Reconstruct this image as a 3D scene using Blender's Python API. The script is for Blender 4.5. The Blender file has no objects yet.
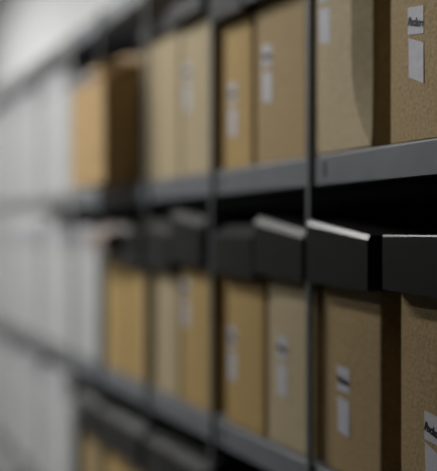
import bpy, bmesh, math, random
from mathutils import Vector, noise

random.seed(4)
S = bpy.context.scene
C = S.collection

# ------------------------------------------------------------------ helpers
def link(name, me, mat=None, parent=None, loc=(0, 0, 0)):
    o = bpy.data.objects.new(name, me)
    C.objects.link(o)
    o.location = loc
    if mat is not None and me is not None:
        me.materials.append(mat)
    if parent is not None:
        o.parent = parent
    return o

def obj(name, bm, mat, parent=None, loc=(0, 0, 0), smooth=False):
    bmesh.ops.recalc_face_normals(bm, faces=bm.faces[:])
    me = bpy.data.meshes.new(name)
    bm.to_mesh(me); bm.free()
    if smooth:
        for p in me.polygons: p.use_smooth = True
    return link(name, me, mat, parent, loc)

def box(bm, a, b):
    v = [bm.verts.new((x, y, z)) for z in (a[2], b[2]) for y in (a[1], b[1]) for x in (a[0], b[0])]
    for q in ((0,1,3,2),(4,5,7,6),(0,1,5,4),(2,3,7,6),(0,2,6,4),(1,3,7,5)):
        bm.faces.new([v[i] for i in q])
    return bm

def bevel(bm, w, seg=2):
    bmesh.ops.bevel(bm, geom=bm.edges[:], offset=w, segments=seg, affect='EDGES', profile=0.5)
    return bm

def thing(name, label, cat, loc=(0, 0, 0), group=None, rz=0.0):
    o = bpy.data.objects.new(name, None)
    C.objects.link(o)
    o.empty_display_size = 0.05
    o.location = loc; o.rotation_euler = (0, 0, rz)
    o['label'] = label; o['category'] = cat
    if group: o['group'] = group
    return o

def struct(name, a, b, mat):
    o = obj(name, box(bmesh.new(), a, b), mat)
    o['kind'] = 'structure'
    return o

# ------------------------------------------------------------------ materials
def base_mat(name):
    m = bpy.data.materials.new(name); m.use_nodes = True
    nt = m.node_tree
    return m, nt, nt.nodes['Principled BSDF']

def mottled(name, c1, c2, rough=0.8, scale=60, detail=6, bump=0.0, spec=0.3, stretch=(1, 1, 1), metallic=0.0):
    m, nt, p = base_mat(name)
    tc = nt.nodes.new('ShaderNodeTexCoord')
    mp = nt.nodes.new('ShaderNodeMapping'); mp.inputs['Scale'].default_value = stretch
    n = nt.nodes.new('ShaderNodeTexNoise')
    n.inputs['Scale'].default_value = scale; n.inputs['Detail'].default_value = detail
    n.inputs['Roughness'].default_value = 0.65
    r = nt.nodes.new('ShaderNodeValToRGB')
    r.color_ramp.elements[0].position = 0.32; r.color_ramp.elements[1].position = 0.68
    r.color_ramp.elements[0].color = (*c1, 1); r.color_ramp.elements[1].color = (*c2, 1)
    nt.links.new(tc.outputs['Object'], mp.inputs['Vector'])
    nt.links.new(mp.outputs[0], n.inputs['Vector'])
    nt.links.new(n.outputs['Fac'], r.inputs[0])
    nt.links.new(r.outputs[0], p.inputs['Base Color'])
    p.inputs['Roughness'].default_value = rough
    p.inputs['Specular IOR Level'].default_value = spec
    p.inputs['Metallic'].default_value = metallic
    if bump:
        b = nt.nodes.new('ShaderNodeBump'); b.inputs['Strength'].default_value = bump
        b.inputs['Distance'].default_value = 0.001
        nt.links.new(n.outputs['Fac'], b.inputs['Height'])
        nt.links.new(b.outputs[0], p.inputs['Normal'])
    return m

M = {}
M['kraft'] = mottled('kraft_board', (0.22, 0.158, 0.076), (0.39, 0.29, 0.152), 0.75, 260, 8, 0.35, 0.25)
M['kraft_grey'] = mottled('kraft_board_pale', (0.33, 0.27, 0.165), (0.42, 0.345, 0.22), 0.75, 120, 6, 0.2, 0.25)
M['kraft_warm'] = mottled('kraft_board_warm', (0.32, 0.22, 0.085), (0.42, 0.295, 0.125), 0.75, 120, 6, 0.2, 0.25)
M['carton'] = mottled('brown_carton', (0.34, 0.23, 0.11), (0.45, 0.315, 0.155), 0.8, 30, 5, 0.3, 0.2)
M['packing'] = mottled('packing_paper', (0.46, 0.33, 0.20), (0.60, 0.46, 0.30), 0.8, 25, 5, 0.3, 0.2)
M['lid'] = mottled('black_coated_board', (0.007, 0.0068, 0.0068), (0.011, 0.0108, 0.0108), 0.34, 90, 4, 0.12, 0.5)
M['steel'] = mottled('grey_painted_steel', (0.118, 0.125, 0.138), (0.148, 0.156, 0.17), 0.45, 25, 4, 0.05, 0.5)
M['post'] = mottled('grey_green_steel_post', (0.085, 0.095, 0.095), (0.11, 0.12, 0.12), 0.45, 25, 4, 0.0, 0.5)
M['pale_steel'] = mottled('pale_grey_steel', (0.12, 0.125, 0.13), (0.15, 0.155, 0.16), 0.45, 25, 4, 0.0, 0.5)
M['pale_post'] = mottled('white_steel_post', (0.50, 0.51, 0.50), (0.56, 0.57, 0.56), 0.5, 25, 4, 0.0, 0.5)
M['slot'] = mottled('slot_and_gap_shade', (0.02, 0.02, 0.02), (0.03, 0.03, 0.03), 0.8)  # near-black for the lip slots and the shade sheets behind the boxes
M['pink_lid'] = mottled('dusty_pink_board', (0.20, 0.165, 0.15), (0.25, 0.21, 0.19), 0.7)
M['white_board'] = mottled('white_board', (0.36, 0.37, 0.37), (0.42, 0.43, 0.43), 0.6, 20, 4, 0.0, 0.3)
M['white_lid'] = mottled('pale_grey_board', (0.33, 0.33, 0.35), (0.38, 0.38, 0.40), 0.6, 20, 4, 0.0, 0.3)
M['paper'] = mottled('sticker_paper', (0.40, 0.40, 0.44), (0.47, 0.47, 0.51), 0.6, 200, 3, 0.0, 0.3)
M['ink'] = mottled('black_ink', (0.015, 0.015, 0.02), (0.03, 0.03, 0.035), 0.6)
M['wall'] = mottled('white_plaster', (0.70, 0.71, 0.71), (0.77, 0.78, 0.78), 0.9, 6, 4, 0.0, 0.2)
M['dark_wall'] = mottled('grey_plaster', (0.05, 0.05, 0.05), (0.07, 0.07, 0.07), 0.9, 6, 4, 0.0, 0.2)
M['ceiling'] = mottled('grey_ceiling', (0.25, 0.25, 0.25), (0.30, 0.30, 0.30), 0.9, 6)
M['floor'] = mottled('grey_linoleum', (0.17, 0.17, 0.17), (0.23, 0.23, 0.22), 0.5, 12, 6, 0.0, 0.4)
M['housing'] = mottled('white_enamel', (0.7, 0.7, 0.7), (0.75, 0.75, 0.75), 0.4)
def emis(name, col, st):
    m, nt, p = base_mat(name)
    p.inputs['Base Color'].default_value = (0.8, 0.8, 0.8, 1)
    p.inputs['Emission Color'].default_value = (*col, 1)
    p.inputs['Emission Strength'].default_value = st
    return m
M['tube'] = emis('lit_diffuser', (1.0, 0.98, 0.95), 6.0)

# ------------------------------------------------------------------ measures (metres)
EYE = 1.40
P = 0.355                       # shelf pitch
Z_MID = EYE + 0.246 * P          # board under the upper row
Z_LOW = EYE + 0.242 * P - P               # board under the lower row
Z_BOT = Z_LOW - P               # board under the bottom row
BOARDS = (Z_MID + P, Z_MID, Z_LOW, Z_BOT, Z_BOT - P)
LIP_Y = 0.527                   # front of the shelf edge
LIP_H = 0.0335
BOX_Y = 0.536                   # front of the boxes
BACK_Y = 0.890
BAY = 0.279
POST0 = -0.907
X_SPLIT = -1.965                # where the dark run ends and the pale run begins
BAY2 = 0.33
X_L, X_R = X_SPLIT - 0.012 - 5 * BAY2, POST0 + 3 * BAY + 0.006

# ------------------------------------------------------------------ setting
XW, XE, YN, YS, H = -6.6, 2.2, 0.96, -1.5, 2.80
struct('floor', (XW, YS, -0.1), (XE, YN, 0.0), M['floor'])
struct('ceiling', (XW, YS, H), (XE, YN, H + 0.1), M['ceiling'])
struct('wall_back', (XW, YN, -0.1), (XE, YN + 0.1, H + 0.1), M['wall'])
struct('wall_front', (XW, YS - 0.1, -0.1), (XE, YS, H + 0.1), M['dark_wall'])
struct('added_shade_wall', (-1.62, -0.52, 0.0), (XE, -0.46, 2.18), M['dark_wall'])  # unseen wall added across the aisle to shade the lower right boxes
struct('wall_left', (XW - 0.1, YS - 0.1, -0.1), (XW, YN + 0.1, H + 0.1), M['wall'])
struct('wall_right', (XE, YS - 0.1, -0.1), (XE + 0.1, YN + 0.1, H + 0.1), M['dark_wall'])

# ------------------------------------------------------------------ shelving
def shelf_mesh(xl, xr, z):
    """folded sheet: deck, turned-down front edge with a small return, turned-down back edge"""
    bm = bmesh.new()
    prof = [(LIP_Y + 0.012, z - LIP_H), (LIP_Y, z - LIP_H), (LIP_Y, z - 0.0022), (LIP_Y + 0.0016, z),
            (BACK_Y - 0.001, z), (BACK_Y - 0.001, z - LIP_H), (BACK_Y - 0.003, z - LIP_H), (BACK_Y - 0.003, z - 0.003),
            (LIP_Y + 0.0025, z - 0.003), (LIP_Y + 0.0025, z - LIP_H + 0.002), (LIP_Y + 0.012, z - LIP_H + 0.002)]
    va = [bm.verts.new((xl, y, zz)) for y, zz in prof]
    vb = [bm.verts.new((xr, y, zz)) for y, zz in prof]
    n = len(prof)
    for i in range(n):
        bm.faces.new((va[i], va[(i + 1) % n], vb[(i + 1) % n], vb[i]))
    bm.faces.new(va); bm.faces.new(vb)
    return bm

def shelving(label, xl, xr, posts, steel, post):
    t = thing('shelving_unit', label, 'shelving', ((xl + xr) / 2, BOX_Y, 0), 'shelving runs')
    off = (-(xl + xr) / 2, -BOX_Y, 0)
    out = []
    for k in range(5):
        s = obj('shelf', shelf_mesh(xl, xr, BOARDS[k]), steel, t, off)
        out.append(s)
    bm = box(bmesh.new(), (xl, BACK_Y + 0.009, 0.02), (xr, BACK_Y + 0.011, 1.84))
    obj('added_dark_back', bm, M['slot'], t, off)  # near-black sheet added so the gaps between boxes read as deep shade
    for x in posts:
        bm = box(bmesh.new(), (x - 0.0044, LIP_Y - 0.0055, 0.0), (x + 0.0044, LIP_Y, 1.845)); bevel(bm, 0.0012)
        obj('upright', bm, post, t, off)
        bm = box(bmesh.new(), (x - 0.006, BACK_Y - 0.001, 0.0), (x + 0.006, BACK_Y + 0.008, 1.845))
        obj('upright', bm, post, t, off)
    return out
near = shelving('long dark grey steel shelving run with thin uprights holding the brown boxes', X_SPLIT + 0.001, X_R,
                [POST0 - i * BAY for i in range(-3, 4)], M['steel'], M['post'])
for k in (1, 2):
    z = BOARDS[k]
    for i in range(-1, 3):
        x = POST0 + 0.03 - i * BAY
        b2 = box(bmesh.new(), (x - 0.0022, LIP_Y - 0.0006, z - 0.025), (x + 0.0022, LIP_Y + 0.001, z - 0.008))
        obj('slot', b2, M['slot'], near[k])
shelving('blurred grey shelving run with white uprights at the far left, holding only white boxes', X_L, X_SPLIT - 0.001,
         [X_SPLIT - 0.006 - i * BAY2 for i in range(6)], M['pale_steel'], M['pale_post'])

# ------------------------------------------------------------------ boxes
D = 0.31
def body_mesh(w, h, cut=0.0, r=0.005, bulge=0.0012):
    """standing carton; origin at the base, front at y=0, centred in x; rings up the height"""
    bm = bmesh.new()
    zs = [0.0, 0.002, 0.02, 0.035, 0.05, 0.065, 0.08, 0.10, 0.13, 0.17, 0.21, h - 0.002, h]
    rings = []
    for i, z in enumerate(zs):
        t = min(1.0, z / 0.10)
        c = cut * (1 - (1 - t) ** 2.2)
        ins = 0.0018 if i in (0, len(zs) - 1) else 0.0
        bl = bulge * math.sin(math.pi * z / h)
        hw = w / 2 - ins
        pts = []
        y0, y1 = ins, D - ins
        # front edge runs left to right, slightly bowed
        for a in (180, 202, 225, 247, 270):
            pts.append((-hw + r + r * math.cos(math.radians(a)), y0 + r + r * math.sin(math.radians(a))))
        for q in (0.25, 0.5, 0.75):
            xx = (-hw + r) + q * (2 * hw - 2 * r - c)
            pts.append((xx, y0 - bl * math.sin(math.pi * q)))
        if cut:
            pts += [(hw - c, y0), (hw - 0.36 * c, y0 + 0.28 * c + 0.0005), (hw - 0.30 * c, y0 + 0.45 * c + 0.001), (hw - 0.2 * c, y0 + 0.1)]
        else:
            for a in (270, 300, 330, 360):
                pts.append((hw - r + r * math.cos(math.radians(a)), y0 + r + r * math.sin(math.radians(a))))
        pts += [(hw, y1), (-hw, y1)]
        rings.append([bm.verts.new((x, y, z)) for x, y in pts])
    n = len(rings[0])
    for a, b in zip(rings, rings[1:]):
        for i in range(n):
            bm.faces.new((a[i], a[(i + 1) % n], b[(i + 1) % n], b[i]))
    bm.faces.new(rings[0]); bm.faces.new(rings[-1])
    return bm

def lid_mesh(w, zl, zr, zb, cd, cr, ov):
    """hollow lid: zl / zr front top heights at left and right, zb lower rim,
    cd / cr depth and rise of the sloping front strip, ov overhang past the box front"""
    t = 0.0022
    bm = bmesh.new()
    hw = w / 2 + 0.002
    def shell(hw, yf, yb, zl, zr, zb0, zb1):
        A = {}
        for s, zt, zz in ((-1, zl, zb0), (1, zr, zb1)):
            A[s] = [bm.verts.new(v) for v in ((s * hw, yf, zz), (s * hw, yf, zt), (s * hw, yf + cd, zt + cr),
                                              (s * hw, yb, zt + cr), (s * hw, yb, zz))]
        return A
    zb0, zb1 = zb + 0.002, zb - 0.002
    o = shell(hw, -ov, D + 0.012, zl, zr, zb0, zb1)
    i = shell(hw - t, -ov + t, D + 0.012 - t, zl - t, zr - t, zb0, zb1)
    for A in (o, i):
        for k in range(4):
            bm.faces.new((A[-1][k], A[1][k], A[1][k + 1], A[-1][k + 1]))
        for s in (-1, 1):
            bm.faces.new(A[s])
    for k in (0, 4):
        bm.faces.new((o[-1][k], o[1][k], i[1][k], i[-1][k]))
    for s in (-1, 1):
        bm.faces.new((o[s][0], o[s][4], i[s][4], i[s][0]))
    # soften the outer folded edges
    return bm

def quad_plate(pts, y, t=0.0003):
    bm = bmesh.new()
    f = [bm.verts.new((x, y, z)) for x, z in pts]
    b = [bm.verts.new((x, y + t, z)) for x, z in pts]
    n = len(pts)
    bm.faces.new(f); bm.faces.new(b)
    for i in range(n):
        bm.faces.new((f[i], f[(i + 1) % n], b[(i + 1) % n], b[i]))
    return bm

def lettering(txt, size, parent, loc, tilt=0.0):
    cu = bpy.data.curves.new('lettering', 'FONT')
    cu.body = txt; cu.size = size; cu.extrude = 0.0002
    cu.align_x = 'CENTER'; cu.align_y = 'CENTER'; cu.offset = 0.0003
    tmp = bpy.data.objects.new('tmp_text', cu)
    C.objects.link(tmp)
    bpy.context.view_layer.update()
    dg = bpy.context.evaluated_depsgraph_get()
    me = bpy.data.meshes.new_from_object(tmp.evaluated_get(dg))
    bpy.data.objects.remove(tmp)
    o = link('lettering', me, M['ink'], parent, loc)
    o.rotation_euler = (math.pi / 2, -tilt, 0)
    o.scale = (0.95, 1.4, 1)
    return o

def stickers(root, w, dx, z0, skew=0.004, bulge=0.0012):
    """a printed slip above a blank one; z0 is the foot of the blank slip"""
    q = max(0.0, min(1.0, (dx + w / 2) / w))
    y = -bulge * math.sin(math.pi * q) * math.sin(math.pi * min(1, (z0 + 0.04) / 0.2455)) - 0.0006
    hw = 0.0125
    b = quad_plate([(dx - hw + 0.002, z0 + skew), (dx + hw, z0), (dx + hw, z0 + 0.039), (dx - hw + 0.001, z0 + 0.039 + skew)], y)
    obj('blank_sticker', b, M['paper'], root)
    z1 = z0 + 0.048
    b = quad_plate([(dx - hw, z1 + 0.35 * skew), (dx + hw, z1), (dx + hw, z1 + 0.027), (dx - hw, z1 + 0.027 + 0.35 * skew)], y)
    s = obj('printed_sticker', b, M['paper'], root)
    lettering('Bochoe', 0.0082, s, (dx, y - 0.0003, z1 + 0.013), -skew * 28)

def archive_box(x0, x1, zs, label, mat='kraft', lid=(0.0, 0.0), zb=-0.060, cham=(0.003, 0.003), ov=0.019,
                st=None, cut=0.0, group=None, dy=0.0, base_top=0.2695, lm='lid'):
    """lid heights are offsets from the usual lid top 0.27 above the board"""
    w = x1 - x0
    root = thing('archive_box', label, 'box', ((x0 + x1) / 2, BOX_Y + dy, zs + 0.0006), group)
    hb = base_top - 0.024
    obj('body', body_mesh(w, hb, cut), M[mat], root, smooth=False)
    obj('lid', lid_mesh(w, base_top + lid[0], base_top + lid[1], base_top + zb, cham[0], cham[1], ov), M[lm], root)
    if st: stickers(root, w, *st)
    return root

GU, GL, GB = 'kraft boxes in the upper row', 'kraft boxes in the lower row', 'kraft boxes in the bottom row'
# upper row (on the middle board)
archive_box(-0.766, -0.640, Z_MID, 'brown kraft box with sharp white stickers at the far right of the upper row', 'kraft',
            st=(-0.0165, 0.055, 0.009), group=GU)
archive_box(-0.9120, -0.787, Z_MID, 'tan box with a curved dark right edge, upper row, just right of the nearest upright', 'kraft_grey',
            st=(-0.030, 0.124), cut=0.038, ov=0.0002, dy=-0.0075, group=GU)
archive_box(-1.0705, -0.935, Z_MID, 'kraft box in the upper row, touching the left of the nearest upright', 'kraft',
            st=(-0.032, 0.078), group=GU)
archive_box(-1.172, -1.081, Z_MID, 'narrow brown box in the upper row, just right of the second upright, sticker set low', 'kraft_warm',
            st=(-0.012, 0.044), group=GU)
archive_box(-1.335, -1.215, Z_MID, 'bright tan box in the upper row, just left of the second upright', 'kraft_grey',
            st=(-0.03, 0.10), zb=-0.029, group=GU)
archive_box(-1.519, -1.341, Z_MID, 'pale blurred kraft box in the upper row, right beside the torn open carton', 'kraft_grey', zb=-0.029, ov=0.0065, group=GU)

# lower row (on the lower board)
archive_box(-0.748, -0.637, Z_LOW, 'brown box with level black lid at the far right of the lower row', 'kraft',
            lid=(-0.0055, -0.0055), cham=(0.001, 0.0016), st=(-0.001, 0.019, 0.009), group=GL)
archive_box(-0.8990, -0.779, Z_LOW, 'brown box with black lid tipped to the right under a bright white edge, lower row', 'kraft',
            lid=(0.0070, -0.0095), cham=(0.0034, 0.0052), st=(-0.012, 0.043), group=GL)
archive_box(-1.0360, -0.9150, Z_LOW, 'kraft box with tipped black lid in the lower row, just left of the nearest upright', 'kraft_grey',
            lid=(0.0095, -0.0085), cham=(0.008, 0.0094), zb=-0.056, st=(-0.018, 0.062), group=GL)
archive_box(-1.1660, -1.0450, Z_LOW, 'warm brown lower row box with level lid, just right of the second upright', 'kraft_warm',
            lid=(-0.007, -0.007), cham=(0.021, 0.0165), st=(-0.035, 0.060), group=GL)
archive_box(-1.335, -1.215, Z_LOW, 'warm brown lower row box with raised lid, just left of the second upright', 'kraft_warm',
            lid=(0.022, 0.006), cham=(0.012, 0.0132), zb=-0.05, st=(-0.038, 0.118), group=GL)
archive_box(-1.456, -1.345, Z_LOW, 'pale tan box with tipped lid, lower row, second box left of the second upright', 'kraft_grey',
            lid=(0.006, -0.006), cham=(0.014, 0.016), group=GL)
archive_box(-1.608, -1.487, Z_LOW, 'blurred brown box in the lower row, third box left of the second upright', 'kraft_warm',
            lid=(0.0, -0.004), cham=(0.012, 0.010), group=GL)
archive_box(-1.735, -1.617, Z_LOW, 'leftmost brown box of the lower row, against the white boxes', 'kraft_warm',
            lid=(-0.006, -0.008), cham=(0.05, 0.022), zb=-0.036, ov=0.042, lm='pink_lid', group=GL)

# bottom row (under the lower board)
archive_box(-1.335, -1.215, Z_BOT, 'rightmost dark lidded box in view in the bottom row under the lower shelf', 'kraft', cham=(0.045, 0.02), group=GB)
archive_box(-1.456, -1.345, Z_BOT, 'dark lidded box in the bottom row, second from the right in view', 'kraft_grey', cham=(0.045, 0.02), group=GB)
archive_box(-1.608, -1.487, Z_BOT, 'dark lidded box in the bottom row, third from the white boxes', 'kraft', cham=(0.045, 0.02), group=GB)
archive_box(-1.735, -1.617, Z_BOT, 'dark lidded box in the bottom row, second from the white boxes', 'kraft_warm', group=GB,
            cham=(0.045, 0.02))

archive_box(-1.905, -1.760, Z_BOT, 'dark lidded box in the bottom row, right beside the white boxes', 'kraft', group=GB,
            cham=(0.045, 0.02))

# torn open carton pulled forward on the middle board
tc = thing('open_carton', 'torn open brown carton pulled forward in the upper row beside the white boxes', 'box', (-1.631, 0.466, Z_MID + 0.0006))
w, h, d, t = 0.214, 0.182, 0.33, 0.004
bm = bmesh.new()
hw = w / 2
ov_ = [(-hw, 0), (hw, 0), (hw, d), (-hw, d)]
iv_ = [(-hw + t, t), (hw - t, t), (hw - t, d - t), (-hw + t, d - t)]
O0 = [bm.verts.new((x, y, 0)) for x, y in ov_]; O1 = [bm.verts.new((x, y, h)) for x, y in ov_]
I0 = [bm.verts.new((x, y, t)) for x, y in iv_]; I1 = [bm.verts.new((x, y, h)) for x, y in iv_]
bm.faces.new(O0); bm.faces.new(I0)
for i in range(4):
    j = (i + 1) % 4
    bm.faces.new((O0[i], O0[j], O1[j], O1[i])); bm.faces.new((I0[i], I0[j], I1[j], I1[i])); bm.faces.new((O1[i], O1[j], I1[j], I1[i]))
obj('body', bm, M['carton'], tc)
def crumpled(name, corners, nx, ny, amp, mat, th, seed, parent):
    bm = bmesh.new()
    a, b, c_, d_ = [Vector(v) for v in corners]
    g = []
    for j in range(ny + 1):
        row = []
        for i in range(nx + 1):
            u, v = i / nx, j / ny
            p = (a * (1 - u) + b * u) * (1 - v) + (d_ * (1 - u) + c_ * u) * v
            k = amp * min(1, v * 4)
            q = noise.noise_vector(Vector((u * 3.1 + seed, v * 3.1, seed))) + 0.5 * noise.noise_vector(Vector((u * 8 + seed, v * 8, 2 * seed)))
            row.append(bm.verts.new(p + q * k))
        g.append(row)
    for j in range(ny):
        for i in range(nx):
            bm.faces.new((g[j][i], g[j][i + 1], g[j + 1][i + 1], g[j + 1][i]))
    o = obj(name, bm, mat, parent)
    m = o.modifiers.new('thickness', 'SOLIDIFY'); m.thickness = th
    return o
crumpled('flap', ((-hw, 0.001, h), (hw, 0.001, h), (hw - 0.004, 0.055, h + 0.036), (-hw + 0.006, 0.060, h + 0.032)), 14, 6, 0.007, M['packing'], 0.003, 1.3, tc)
crumpled('flap', ((hw - 0.001, 0.0, h), (hw - 0.001, d, h), (hw - 0.03, d, h + 0.03), (hw - 0.018, 0.0, h + 0.036)), 12, 6, 0.007, M['carton'], 0.003, 4.7, tc)
crumpled('flap', ((-hw + 0.001, d, h), (-hw + 0.001, 0, h), (-hw + 0.03, 0.02, h + 0.030), (-hw + 0.03, d, h + 0.03)), 12, 6, 0.007, M['carton'], 0.003, 7.1, tc)
# crumpled paper bulging from the mouth
bm = bmesh.new()
bmesh.ops.create_icosphere(bm, subdivisions=4, radius=1.0)
for v in bm.verts:
    p = v.co.copy()
    k = 1 + 0.28 * noise.noise(p * 2.3 + Vector((5, 1, 2))) + 0.16 * abs(noise.noise(p * 5.1)) - 0.08 * noise.noise(p * 9)
    v.co = Vector((p.x * 0.088 * k, p.y * 0.11 * k, p.z * 0.042 * k))
pp = obj('packing_paper', bm, M['packing'], None, (-1.590, 0.466 + 0.13, Z_MID + h + 0.012))
pp.parent = tc; pp.location = (0.012, 0.130, h + 0.020)

# white boxes further along
def white_box(x0, x1, zs, label, hh):
    w = x1 - x0
    root = thing('white_box', label, 'box', ((x0 + x1) / 2, BOX_Y - 0.003, zs + 0.0006), 'white boxes along the far shelves')
    hb = hh - 0.055
    bm = box(bmesh.new(), (-w / 2, 0, 0), (w / 2, D, hb)); bevel(bm, 0.002)
    obj('body', bm, M['white_board'], root)
    # stepped lid, set in from the right-hand side
    bm = box(bmesh.new(), (-w / 2 + 0.002, 0.002, hb), (w / 2 - 0.085, D - 0.01, hh)); bevel(bm, 0.003)
    obj('lid', bm, M['white_lid'], root)
    return root
rows = ((Z_MID, 'upper row', 0.300), (Z_LOW, 'lower row', 0.282), (Z_BOT, 'bottom row', 0.285))
nth = ('nearest the brown boxes', 'second from the brown boxes', 'third from the brown boxes',
       'fourth from the brown boxes', 'farthest along at the left edge')
for zs, rn, hh in rows:
    white_box(-1.960, -1.755, zs, 'small white box in the %s between brown and larger white boxes' % rn, 0.25) if zs == Z_MID else None
    white_box(-1.960, -1.755, zs, 'small white box in the %s between brown and larger white boxes' % rn, hh) if zs == Z_LOW else None
    for i in range(5):
        xr = X_SPLIT - 0.006 - i * BAY2
        white_box(xr - BAY2 + 0.007, xr - 0.007, zs, 'blurred white box in the %s, %s' % (rn, nth[i]), hh)

# ------------------------------------------------------------------ ceiling lamps
def lamp(x, y, ln, power, label, color=(1, 0.985, 0.96), wd=0.22):
    r = thing('ceiling_lamp', label, 'lamp', (x, y, H), None)
    bm = box(bmesh.new(), (-ln / 2, -wd / 2, -0.06), (ln / 2, wd / 2, 0)); bevel(bm, 0.008)
    obj('housing', bm, M['housing'], r)
    bm = box(bmesh.new(), (-ln / 2 + 0.02, -wd / 2 + 0.02, -0.066), (ln / 2 - 0.02, wd / 2 - 0.02, -0.0605))
    obj('diffuser', bm, M['tube'], r)
    l = bpy.data.lights.new('lamp_light', 'AREA'); l.shape = 'RECTANGLE'
    l.size = ln - 0.06; l.size_y = wd - 0.06; l.energy = power; l.color = color
    o = bpy.data.objects.new('lamp_light', l); C.objects.link(o)
    o.parent = r; o.location = (0, 0, -0.075)
    return r
lamp(-2.3, -0.42, 1.4, 33, 'long ceiling lamp over the middle of the aisle')
lamp(-2.0, -1.15, 1.2, 34, 'long ceiling lamp beyond the added shade wall')
lamp(-4.4, 0.15, 1.6, 17, 'added ceiling lamp out of view, brightening the far back wall')  # lamp added out of view to lighten the back wall above the shelves

w = bpy.data.worlds.new('world'); S.world = w; w.use_nodes = True
w.node_tree.nodes['Background'].inputs[0].default_value = (0.5, 0.55, 0.6, 1)
w.node_tree.nodes['Background'].inputs[1].default_value = 0.0

# ------------------------------------------------------------------ camera
F = 900.0
ang = math.atan(405.5 / F)
cam = bpy.data.cameras.new('camera')
cam.sensor_fit = 'HORIZONTAL'; cam.sensor_width = 36.0
cam.lens = F / 437 * 36.0
cam.shift_y = -3.5 / 437
cam.clip_start = 0.01
co = bpy.data.objects.new('camera', cam); C.objects.link(co)
co.location = (0, 0, EYE)
fw = Vector((-math.cos(ang), math.sin(ang), 0))
co.rotation_euler = fw.to_track_quat('-Z', 'Y').to_euler()
cam.dof.use_dof = True
cam.dof.focus_distance = 0.84
cam.dof.aperture_fstop = 2.0
S.camera = co

S.view_settings.view_transform = 'Standard'
S.view_settings.look = 'None'
S.view_settings.gamma = 1.0
S.view_settings.use_curve_mapping = False
S.view_settings.exposure = 0.0
